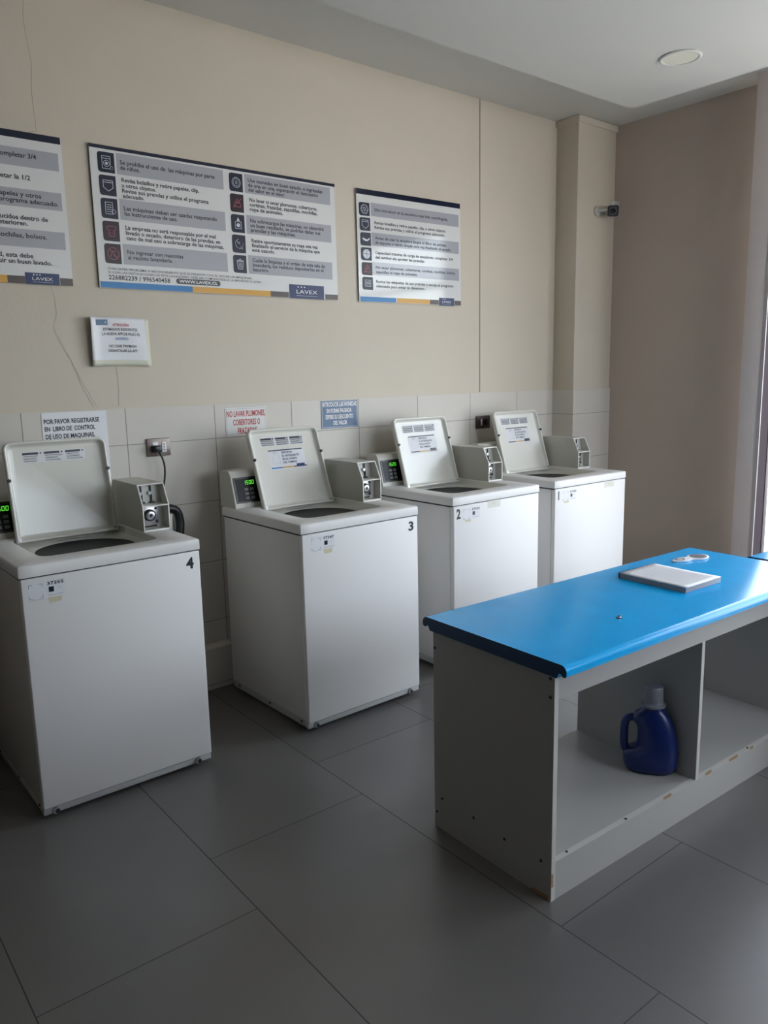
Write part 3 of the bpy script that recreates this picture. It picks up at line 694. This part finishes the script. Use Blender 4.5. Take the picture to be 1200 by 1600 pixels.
    prof = [(0.548, ZD-0.001), (0.551, 0.925), (0.588, 1.064), (0.594, 1.070), (0.600, 1.080), (0.612, 1.086), (0.672, 1.086), (0.690, 1.076), (0.690, ZD-0.001)]
    b.prism(prof, 0, 0.012, 0.46, m_box); con = b.build('control_console', e, bevel=0.003)
    f0 = Vector((0, 0.551, 0.925)); f1 = Vector((0, 0.588, 1.064)); ud = (f1-f0).normalized(); nd = Vector((0, -ud.z, ud.y)); hh = (f1-f0).length
    F = lambda u, v, l: tuple(Vector((0.012+u, 0, 0))+f0+ud*v+nd*l)
    S = Sheet(F); b = MB()
    b.loops([[F(u, v, 0) for u, v in rrect(0.010, 0.43, 0.012, hh-0.010, 0.003, 2)], [F(u, v, 0.002) for u, v in rrect(0.010, 0.43, 0.012, hh-0.010, 0.003, 2)]], m_black, smooth=False)
    S.rect(b, 0.020, 0.020, 0.42, hh-0.018, m_screen, 0.0026)
    S.line(b, [(0.0155, 0.017), (0.12, 0.017)], 0.0012, m_btn, 0.0028); S.line(b, [(0.0155, 0.017), (0.0155, hh-0.014)], 0.0012, m_btn, 0.0028)
    b.build('display_panel', con)
    b = MB()
    seg = {'0': 'abcdef', '1': 'bc', '2': 'abged', '4': 'fgbc', '5': 'afgcd', '6': 'afgedc', '3': 'abgcd'}
    for k, ch in enumerate(digits):
        a0, c0, w, h = 0.062+0.0145*k, 0.099, 0.0085, 0.0165
        P = {'a': ((0, h), (w, h)), 'b': ((w, h), (w, h/2)), 'c': ((w, h/2), (w, 0)), 'd': ((0, 0), (w, 0)), 'e': ((0, h/2), (0, 0)), 'f': ((0, h), (0, h/2)), 'g': ((0, h/2), (w, h/2))}
        for sg in seg[ch]: S.line(b, [(a0+p[0]+p[1]*0.12, c0+p[1]) for p in P[sg]], 0.0018, m_green, 0.003)
    b.build('digital_readout', con)
    for r in range(3):
        for c in range(2):
            b = MB(); a0 = 0.060+0.030*c; c0 = 0.027+0.0205*r
            b.loops([[F(u, v, 0.002) for u, v in rrect(a0, a0+0.021, c0, c0+0.0145, 0.002, 2)], [F(u, v, 0.0042) for u, v in rrect(a0+.001, a0+0.020, c0+.001, c0+0.0135, 0.002, 2)]], m_btn, smooth=False)
            b.build('push_button', con)
    # coin box on the right
    bx0, bx1, y0, zs = 0.546, 0.656, 0.274, 1.018
    prof = [(y0, ZD), (y0, zs), (0.316, 1.10), (0.575, 1.10), (0.59, 1.09), (0.59, ZD)]
    b = MB()
    for a, c in ((bx0, bx0+0.003), (bx1-0.003, bx1)): b.prism(prof, 0, a, c, m_box)
    b.box(bx0+.003, bx1-.003, 0.318, 0.588, 1.096, 1.0995, m_box); b.box(bx0+.003, bx1-.003, y0+.001, 0.36, ZD, ZD+0.006, m_box)
    b.prism([(y0+0.048, ZD), (y0+0.048, zs), (y0+0.068, zs+0.002), (0.352, 1.096), (0.588, 1.096), (0.588, ZD)], 0, bx0+.003, bx1-.003, m_boxin)
    cb = b.build('coin_box', e)
    b = MB(); b.box(bx0+.002, bx1-.002, y0-0.001, y0+0.055, zs-0.004, zs, m_edge)
    for a in (bx0-.0005, bx1-.0035):                       # pale edges of the side plates
        b.prism([(y0-0.001, ZD), (y0-0.001, zs), (0.315, 1.1005), (0.319, 1.1005), (y0+0.003, zs), (y0+0.003, ZD)], 0, a, a+0.004, m_edge)
    b.box(bx0, bx1, 0.3145, 0.319, 1.0965, 1.1008, m_edge); b.box(bx0, bx1, y0-.001, y0+.003, ZD, ZD+0.006, m_edge)
    b.build('coin_box_rim', cb)
    for xx in (0.572, 0.612):
        b = MB(); yb = lambda z: y0+0.066+(z-zs)*0.115
        b.box(xx-.002, xx+.002, yb(1.07)-0.004, yb(1.07)+.001, 1.060, 1.090, m_black); b.box(xx-.0035, xx+.0025, yb(1.035)-0.005, yb(1.035)+.003, 1.026, 1.058, m_black)
        b.cyl((xx-.006, yb(1.06)-.008, 1.060), (xx-.006, yb(1.06)+.002, 1.060), 0.0075, 0.0075, m_steel, 16); b.box(xx-.009, xx+.009, yb(1.024)-.012, yb(1.024), 1.021, 1.027, m_black, bev=0.001)
        b.build('coin_slot', cb)
    b = MB(); b.box(0.556, 0.628, y0+.042, y0+.0485, 0.935, 1.008, m_steel, bev=0.002)
    for px, pz in ((0.617, 0.999), (0.619, 0.946), (0.561, 0.942)): b.cyl((px, y0+.0425, pz), (px, y0+.039, pz), 0.0055, 0.005, m_dark, 12)
    b.box(0.56, 0.62, y0+.044, y0+.0485, 0.924, 0.931, m_dark); b.build('lock_plate', cb)
    b = MB(); c0 = (0.588, y0+.042, 0.974)
    b.lathe([(0.024, 0), (0.024, 0.010), (0.020, 0.012), (0.020, 0.006)], c0, m_black, 28, axis=(0, -1, 0)); b.lathe([(0.0185, 0.004), (0.0185, 0.016), (0.016, 0.018), (0.0075, 0.018), (0.007, 0.012)], c0, m_steel, 28, axis=(0, -1, 0))
    b.cyl((c0[0], c0[1]-.011, c0[2]), (c0[0], c0[1]-.0185, c0[2]), 0.0072, 0.0072, m_dark, 18); b.build('lock_barrel', cb)
    # number and asset sticker on the front panel
    S = Sheet(lambda u, v, l: (u, -l, v)); b = MB()
    if num_left: S.text(b, num, 0.024 if num != '1' else 0.030, 0.809, 0.047, m_ink, 0.052 if num != '1' else None, 0.05 if num != '1' else 0.03)
    else: S.text(b, num, 0.589, 0.808, 0.040, m_ink, 0.619, 0.045)
    b.build('machine_number', e)
    b = MB(); u0 = 0.070 if num_left else 0.050 if num == '3' else 0.026; u1 = u0+0.120; v0, v1 = 0.797, 0.857
    S.rect(b, u0, v0, u1, v1, m_labelw, 0.0003)
    S.rect(b, u0, v0-0.002, u0+0.05, v0-0.0005, m_label, 0.0004)
    q = [(u0+.003, v0+.004), (u0+.046, v0+.004), (u0+.046, v1-.009), (u0+.003, v1-.009)]
    for i, (a, c) in enumerate(q):
        dx = 1 if i in (0, 3) else -1; dy = 1 if i < 2 else -1
        S.line(b, [(a+dx*.011, c), (a, c), (a, c+dy*.011)], 0.0012, m_ink, 0.0005)
    S.text(b, serial, u0+0.062, v1-0.017, 0.0105, m_ink, u0+0.116, 0.04, 0.0006)
    S.rect(b, u0+0.066, v0+0.018, u0+0.083, v0+0.036, m_navy if not num_left else m_ink, 0.0006)
    S.ring(b, u0+0.100, v0+0.018, 0.012, 0.0012, m_label, 0.0006, 50, 130, 8)
    S.line(b, [(u0+0.064, v0+.008), (u0+0.112, v0+.008)], 0.0022, m_label, 0.0006)
    if num_left: S.rect(b, u0+0.015, v0-0.012, u0+0.055, v0-0.001, m_glue, 0.0002)
    else: S.poly(b, [(u0+0.06, v0), (u0+0.108, v0), (u0+0.104, v0-0.018), (u0+0.066, v0-0.020)], m_glue, 0.0002)
    b.build('asset_sticker', e)
    if num == '2' or num == '1':
        b = MB(); a = 0.245 if num == '2' else 0.44
        S.rect(b, a, 0.835, a+0.095, 0.872, m_glue if False else mat('faint_label', (0.66, 0.65, 0.60), 0.5), 0.0003)
        S.text(b, "YY", a+0.03, 0.848, 0.014, m_glue, a+0.065, 0.03, 0.0005); b.build('faded_label', e)
    return e

w4 = washer(0.1884, -0.7493, -0.2125, '4', 11.5, '1500', brown_side=True, old=True, serial='37355', label='nearest white top-loading washing machine, numbered 4, with open lid and large brownish side')
w3 = washer(1.2588, -0.8031, 0.3687, '3', 20.0, '1500', serial='57347', label='white top-loading washing machine numbered 3 with open lid and blue and yellow sticker')
w2 = washer(2.1736, -0.7554, -0.1035, '2', 17.5, '1620', serial='57353', num_left=True, bleached=True, label='white top-loading washing machine numbered 2 at its top left front corner, lid open')
w1 = washer(2.9637, -0.7467, -1.7773, '1', 18.0, '1500', serial='57350', num_left=True, bleached=True, label='farthest white washing machine numbered 1, beside the dark taupe wall, lid open')
# drain hose of the nearest machine
b = MB(); b.tube(catmull([(0.60, 0.655, 0.80), (0.68, 0.685, 0.90), (0.79, 0.70, 0.925), (0.868, 0.70, 0.915), (0.890, 0.70, 0.86), (0.880, 0.69, 0.78), (0.86, 0.67, 0.60), (0.80, 0.66, 0.3), (0.70, 0.655, 0.12)], 8), 0.020, m_black, 14)
hz = b.build('drain_hose', w4)
b = MB(); b.tube([(0.835, 0.688, 0.80), (0.84, 0.69, 0.90)], 0.010, m_tub, 12); b.build('supply_hose', w4)

# ------------------------------------------------------------------ FOLDING BENCHES
def bench(x, y, rz, Lx, label, detail=True):
    e = empty('folding_bench', (x, y, 0), rz); tag(e, label, 'bench', 'blue-topped folding benches')
    D, Hp, Zs = 0.508, 0.690, 0.12; xr = Lx-0.018
    def panel(a, y0=0.0, y1=D, z0=0.0, z1=Hp):
        b = MB(); b.box(a, a+0.018, y0, y1, z0, z1, m_mel); b.box(a+.0005, a+0.0175, y0-0.0012, y0, z0, z1, m_mele); return b
    b = panel(0.0)
    if detail:
        b.face([(-0.0004, 0.006, 0.0), (-0.0004, 0.075, 0.0), (-0.0004, 0.070, 0.010), (-0.0004, 0.01, 0.016)], m_chip)
        b.face([(0.001, -0.0016, 0.045), (0.010, -0.0016, 0.045), (0.009, -0.0016, 0.085), (0.001, -0.0016, 0.09)], m_chip)
    b.build('side_panel', e)
    panel(xr).build('side_panel', e)
    xd = 0.742 if Lx > 1.3 else Lx/2
    panel(xd, 0.002, D, Zs, Hp-0.001).build('divider_panel', e)
    b = MB(); b.box(0.018, xr, 0.0175, D, Zs-0.018, Zs, m_mel)
    b.build('bottom_shelf', e)
    b = MB(); b.box(0.018, xr, 0.0, 0.017, 0.0, Zs, m_mel); b.box(0.018, xr, -0.0003, 0.0173, Zs, Zs+0.0006, m_mele)
    if detail:
        for a, c in ((0.55, 0.60), (0.80, 0.845), (0.955, 1.02), (1.10, 1.13)): b.face([(a, -0.0006, Zs+0.0009), (c, -0.0006, Zs+0.0009), (c-.01, -0.0006, Zs-0.006), (a+.006, -0.0006, Zs-0.004)], m_chip); b.face([(a, -0.0006, Zs+0.0009), (c, -0.0006, Zs+0.0009), (c, 0.006, Zs+0.0009), (a+.01, 0.004, Zs+0.0009)], m_chip)
    b.build('plinth_board', e)
    b = MB(); b.box(0.018, xr, 0.0, 0.016, 0.616, Hp, m_mel); b.build('front_rail', e)
    b = MB(); b.box(0.018, xr, D-0.016, D, 0.616, Hp, m_mel); b.build('back_rail', e)
    # post-formed blue top with rounded nose on both long edges
    zt = 0.733; y0, y1 = -0.050, 0.548; r = 0.020; pr = []
    for a in range(90, 181, 15): pr.append((y0+r+r*cos(R(a)), zt-r+r*sin(R(a))))
    pr += [(y0+0.001, zt-0.030), (y0+0.004, 0.7005), (y0+0.010, 0.699), (y0+0.016, 0.7005), (y0+0.020, 0.706), (y0+0.026, 0.7065), (y0+0.030, 0.700), (y0+0.034, Hp+.0005)]
    pr2 = [(y0+y1-p[0], p[1]) for p in pr[::-1]]
    b = MB(); b.prism(pr+pr2, 0, -0.010, Lx+0.015, m_blue); tp = b.build('worktop', e, sharp=30)
    tp.data.materials.append(m_navyedge)
    for f in tp.data.polygons:
        if abs(f.normal.x) < 0.5: f.use_smooth = True
        else: f.material_index = 1
    if detail:
        for px, py in ((0.081, 0.011), (0.359, 0.006), (0.752, 0.008), (1.099, 0.008)):
            b = MB(); b.cyl((px, py, Zs+.0005), (px, py, Zs+0.003), 0.0045, 0.0035, m_dark, 10); b.build('screw', e)
        for py, pz in ((0.47, 0.113), (0.497, 0.055), (0.319, 0.115), (0.184, 0.108), (0.038, 0.112), (0.50, 0.633), (0.014, 0.678), (0.013, 0.623)):
            b = MB(); b.cyl((0.0, py, pz), (-0.0015, py, pz), 0.005, 0.0045, m_dark, 10); b.build('screw', e)
        # rail screws at the left end
    return e
BX, BY, BR = 1.1833, -2.1582, -2.2379
bench(BX, BY, BR, 1.50, 'nearer folding bench with bright blue top, grey panels and open shelves')
def bl(x, y, z): a = R(BR); return (BX+cos(a)*x-sin(a)*y, BY+sin(a)*x+cos(a)*y, z)
p = bl(1.552, -0.258, 0); bench(p[0], p[1], BR, 1.0, 'second blue-topped bench butting the far right end of the first', detail=False)

# things on the bench
TOP = 0.7335
p = bl(0.853, 0.137, TOP); e = empty('record_book', p, BR-0.6)
tag(e, 'thick white paper record book lying on the blue bench top', 'book')
b = MB()
for k in range(6):
    z0 = k*0.0031; b.box(random.uniform(0, .0015), 0.226-random.uniform(0, .002), random.uniform(0, .0015), 0.281, z0, z0+0.0028, m_pages, bev=0.0006, seg=1)
b.build('page_block', e)
b = MB(); N = 10
g = [[b.bm.verts.new((0.226*i/N, 0.282*j/N, 0.0192+0.0025*max(0, (i/N-.55))*max(0, .45-j/N)*4)) for j in range(N+1)] for i in range(N+1)]
for i in range(N):
    for j in range(N): f = b.bm.faces.new((g[i][j], g[i+1][j], g[i+1][j+1], g[i][j+1])); f.smooth = True; f.material_index = b.mi(m_paper2)
tp = b.build('top_sheet', e); md = tp.modifiers.new('t', 'SOLIDIFY'); md.thickness = 0.0005
b = MB(); S = Sheet(lambda u, v, l: (u, v, 0.0200+l))
S.rect(b, 0.010, 0.245, 0.026, 0.262, m_label)
for k in range(9): S.line(b, [(0.052+0.017*k, 0.05), (0.052+0.017*k, 0.25-0.03*(k % 3))], 0.0011, m_label, 0.0003)
b.build('printed_lines', e)
b = MB(); b.box(-0.001, 0.227, 0.281, 0.285, 0.0, 0.0205, m_logo, bev=0.001); b.build('bound_spine', e)

p = bl(1.318, 0.408, TOP); e = empty('plastic_tag', p, BR-10)
tag(e, 'small white waisted plastic piece with a grey round window beside the record book', 'plastic piece')
out = []
for k in range(48):
    t = 2*pi*k/48; rx = 0.098*cos(t); w = 0.037+0.012*cos(t)-0.018*math.exp(-((rx+0.005)/0.025)**2); out.append((rx, w*sin(t) if abs(sin(t)) < 1 else w*sin(t)))
b = MB(); b.loops([[(x*s, y*s, z) for x, y in out] for s, z in ((0.97, 0), (1, 0.002), (1, 0.005), (0.95, 0.007))], m_white); b.build('body', e)
b = MB(); b.loops([[(0.048+0.036*cos(2*pi*k/28)*s, 0.034*sin(2*pi*k/28)*s, z) for k in range(28)] for s, z in ((1, 0.0065), (1, 0.0078), (.9, 0.0082))], m_disc); b.build('grey_disc', e)
b = MB(); b.tube([(-0.058+0.020*cos(2*pi*k/20), 0.016*sin(2*pi*k/20), 0.0075) for k in range(21)], 0.002, m_disc, 6); b.build('ring', e)
p = bl(0.446, 0.118, TOP); e = empty('metal_snap', p); tag(e, 'tiny dark metal snap lying alone on the blue bench top', 'metal snap')
b = MB(); b.lathe([(0.007, 0), (0.0075, 0.002), (0.004, 0.004), (0.0035, 0.009), (0.0045, 0.011), (0.0005, 0.012)], (0, 0, 0), m_steel, 16); b.build('cap', e)
b = MB(); b.lathe([(0.010, 0), (0.010, 0.0015), (0.0075, 0.0022)], (0, 0, 0), m_dark, 16); b.build('base', e)

# detergent jug on the shelf: local x = towards the right of the picture, handle at -x
p = bl(0.688, 0.142, 0.1205); e = empty('detergent_jug', p, -58)
tag(e, 'blue plastic detergent jug with moulded handle and frosted cap on the bench shelf', 'detergent bottle'); e.scale = (0.97, 0.97, 0.91)
b = MB(); rings = []
prof = [(0.0, -.078, .072, .040), (0.006, -.086, .080, .048), (0.03, -.096, .090, .056), (0.06, -.098, .092, .058), (0.080, -.090, .092, .058), (0.095, -.056, .091, .057), (0.12, -.050, .088, .056), (0.155, -.049, .082, .053), (0.185, -.052, .075, .048), (0.20, -.066, .070, .045), (0.215, -.070, .063, .042), (0.232, -.058, .053, .037), (0.247, -.040, .042, .034), (0.256, -.032, .034, .031), (0.268, -.032, .034, .031)]
for z, a, c, dd in prof:
    cx_ = (a+c)/2; hx = (c-a)/2; pts = []
    for k in range(36):
        t = 2*pi*k/36; n_ = 2.5 if z < 0.24 else 2.0
        pts.append((cx_+hx*math.copysign(abs(cos(t))**(2/n_), cos(t)), dd*math.copysign(abs(sin(t))**(2/n_), sin(t)), z))
    rings.append(pts)
b.loops(rings, m_bottle)
b.tube(catmull([(-.045, 0, .205), (-.070, 0, .208), (-.088, 0, .196), (-.094, 0, .17), (-.095, 0, .13), (-.094, 0, .10), (-.088, 0, .075), (-.07, 0, .06)], 5), 0.0145, m_bottle, 14)
jb = b.build('jug_body', e, sharp=70)
b = MB(); b.lathe([(0.033, 0.260), (0.043, 0.266), (0.043, 0.273), (0.036, 0.277), (0.034, 0.285)], (0.001, 0, 0), m_cap, 32); b.build('collar', e)
b = MB(); n = 40
b.loops([[(0.001+r*cos(2*pi*k/n)*(1+0.012*(k % 2)), r*sin(2*pi*k/n)*(1+0.012*(k % 2)), z) for k in range(n)] for r, z in ((.033, .280), (.034, .290), (.033, .338), (.030, .343), (.001, .343))], m_cap); b.build('screw_cap', e)

# ------------------------------------------------------------------ CEILING LAMP, SECURITY CAMERA
e = empty('recessed_downlight', (3.169, -1.275, IZ)); tag(e, 'round unlit recessed ceiling light', 'ceiling light')
b = MB(); b.lathe([(0.094, 0.0), (0.096, -0.004), (0.088, -0.008), (0.080, -0.006), (0.079, 0.0)], (0, 0, 0), m_ceil, 40, cap=False); b.build('trim_ring', e)
b = MB(); b.lathe([(0.0795, -0.0005), (0.0785, -0.0045), (0.0005, -0.005)], (0, 0, 0), m_lamp, 40); b.build('diffuser', e)

e = empty('security_camera', (4.148, -0.165, 2.545)); tag(e, 'small dark-faced security camera on the corner pillar', 'camera')
b = MB(); b.lathe([(0.030, 0), (0.030, 0.012), (0.022, 0.020)], (-0.060, 0.0, 0.0), m_box, 24, axis=(0, -1, 0)); b.tube(catmull([(-0.060, -0.015, 0), (-0.058, -0.05, -0.002), (-0.035, -0.075, 0.004), (0, -0.075, 0.006)], 5), 0.010, m_box, 10); b.build('mount', e)
vd = (Vector(CAM)-Vector((4.2, -0.26, 2.57))).normalized(); TT = Matrix.Translation((0.004, -0.075, 0.0)) @ Vector((-0.66, -0.70, -0.22)).to_track_quat('Z', 'Y').to_matrix().to_4x4()
b = MB()
def rr3(x, r, z): return [(u, v, z) for u, v in rrect(-x, x, -x, x, r, 4)]
b.loops([rr3(.022, .01, -0.06), rr3(.030, .012, -0.055), rr3(.032, .012, 0.035), rr3(.031, .012, 0.045)], m_box); hs = b.build('housing', e, T=TT)
b = MB(); b.loops([rr3(.034, .014, 0.028), rr3(.0345, .014, 0.050), rr3(.030, .012, 0.052), rr3(.028, .010, 0.046)], m_black); b.lathe([(0.014, 0.045), (0.014, 0.053), (0.010, 0.055), (0.001, 0.052)], (0, 0, 0), m_screen, 20)
for k in range(8): a = k*pi/4; b.cyl((0.021*cos(a), 0.021*sin(a), 0.045), (0.021*cos(a), 0.021*sin(a), 0.048), 0.003, 0.003, m_btn, 8)
b.build('lens_face', e, T=TT)
e = empty('junction_box', (4.276, -0.166, 2.578)); tag(e, 'small white junction box at the pillar edge behind the security camera', 'junction box')
b = MB(); b.box(-0.040, 0.014, -0.035, 0.0, -0.045, 0.045, m_white, bev=0.003); b.build('box_body', e)
b = MB(); b.box(-0.038, 0.012, -0.038, -0.0345, -0.043, 0.043, m_box, bev=0.0015); b.build('box_lid', e)
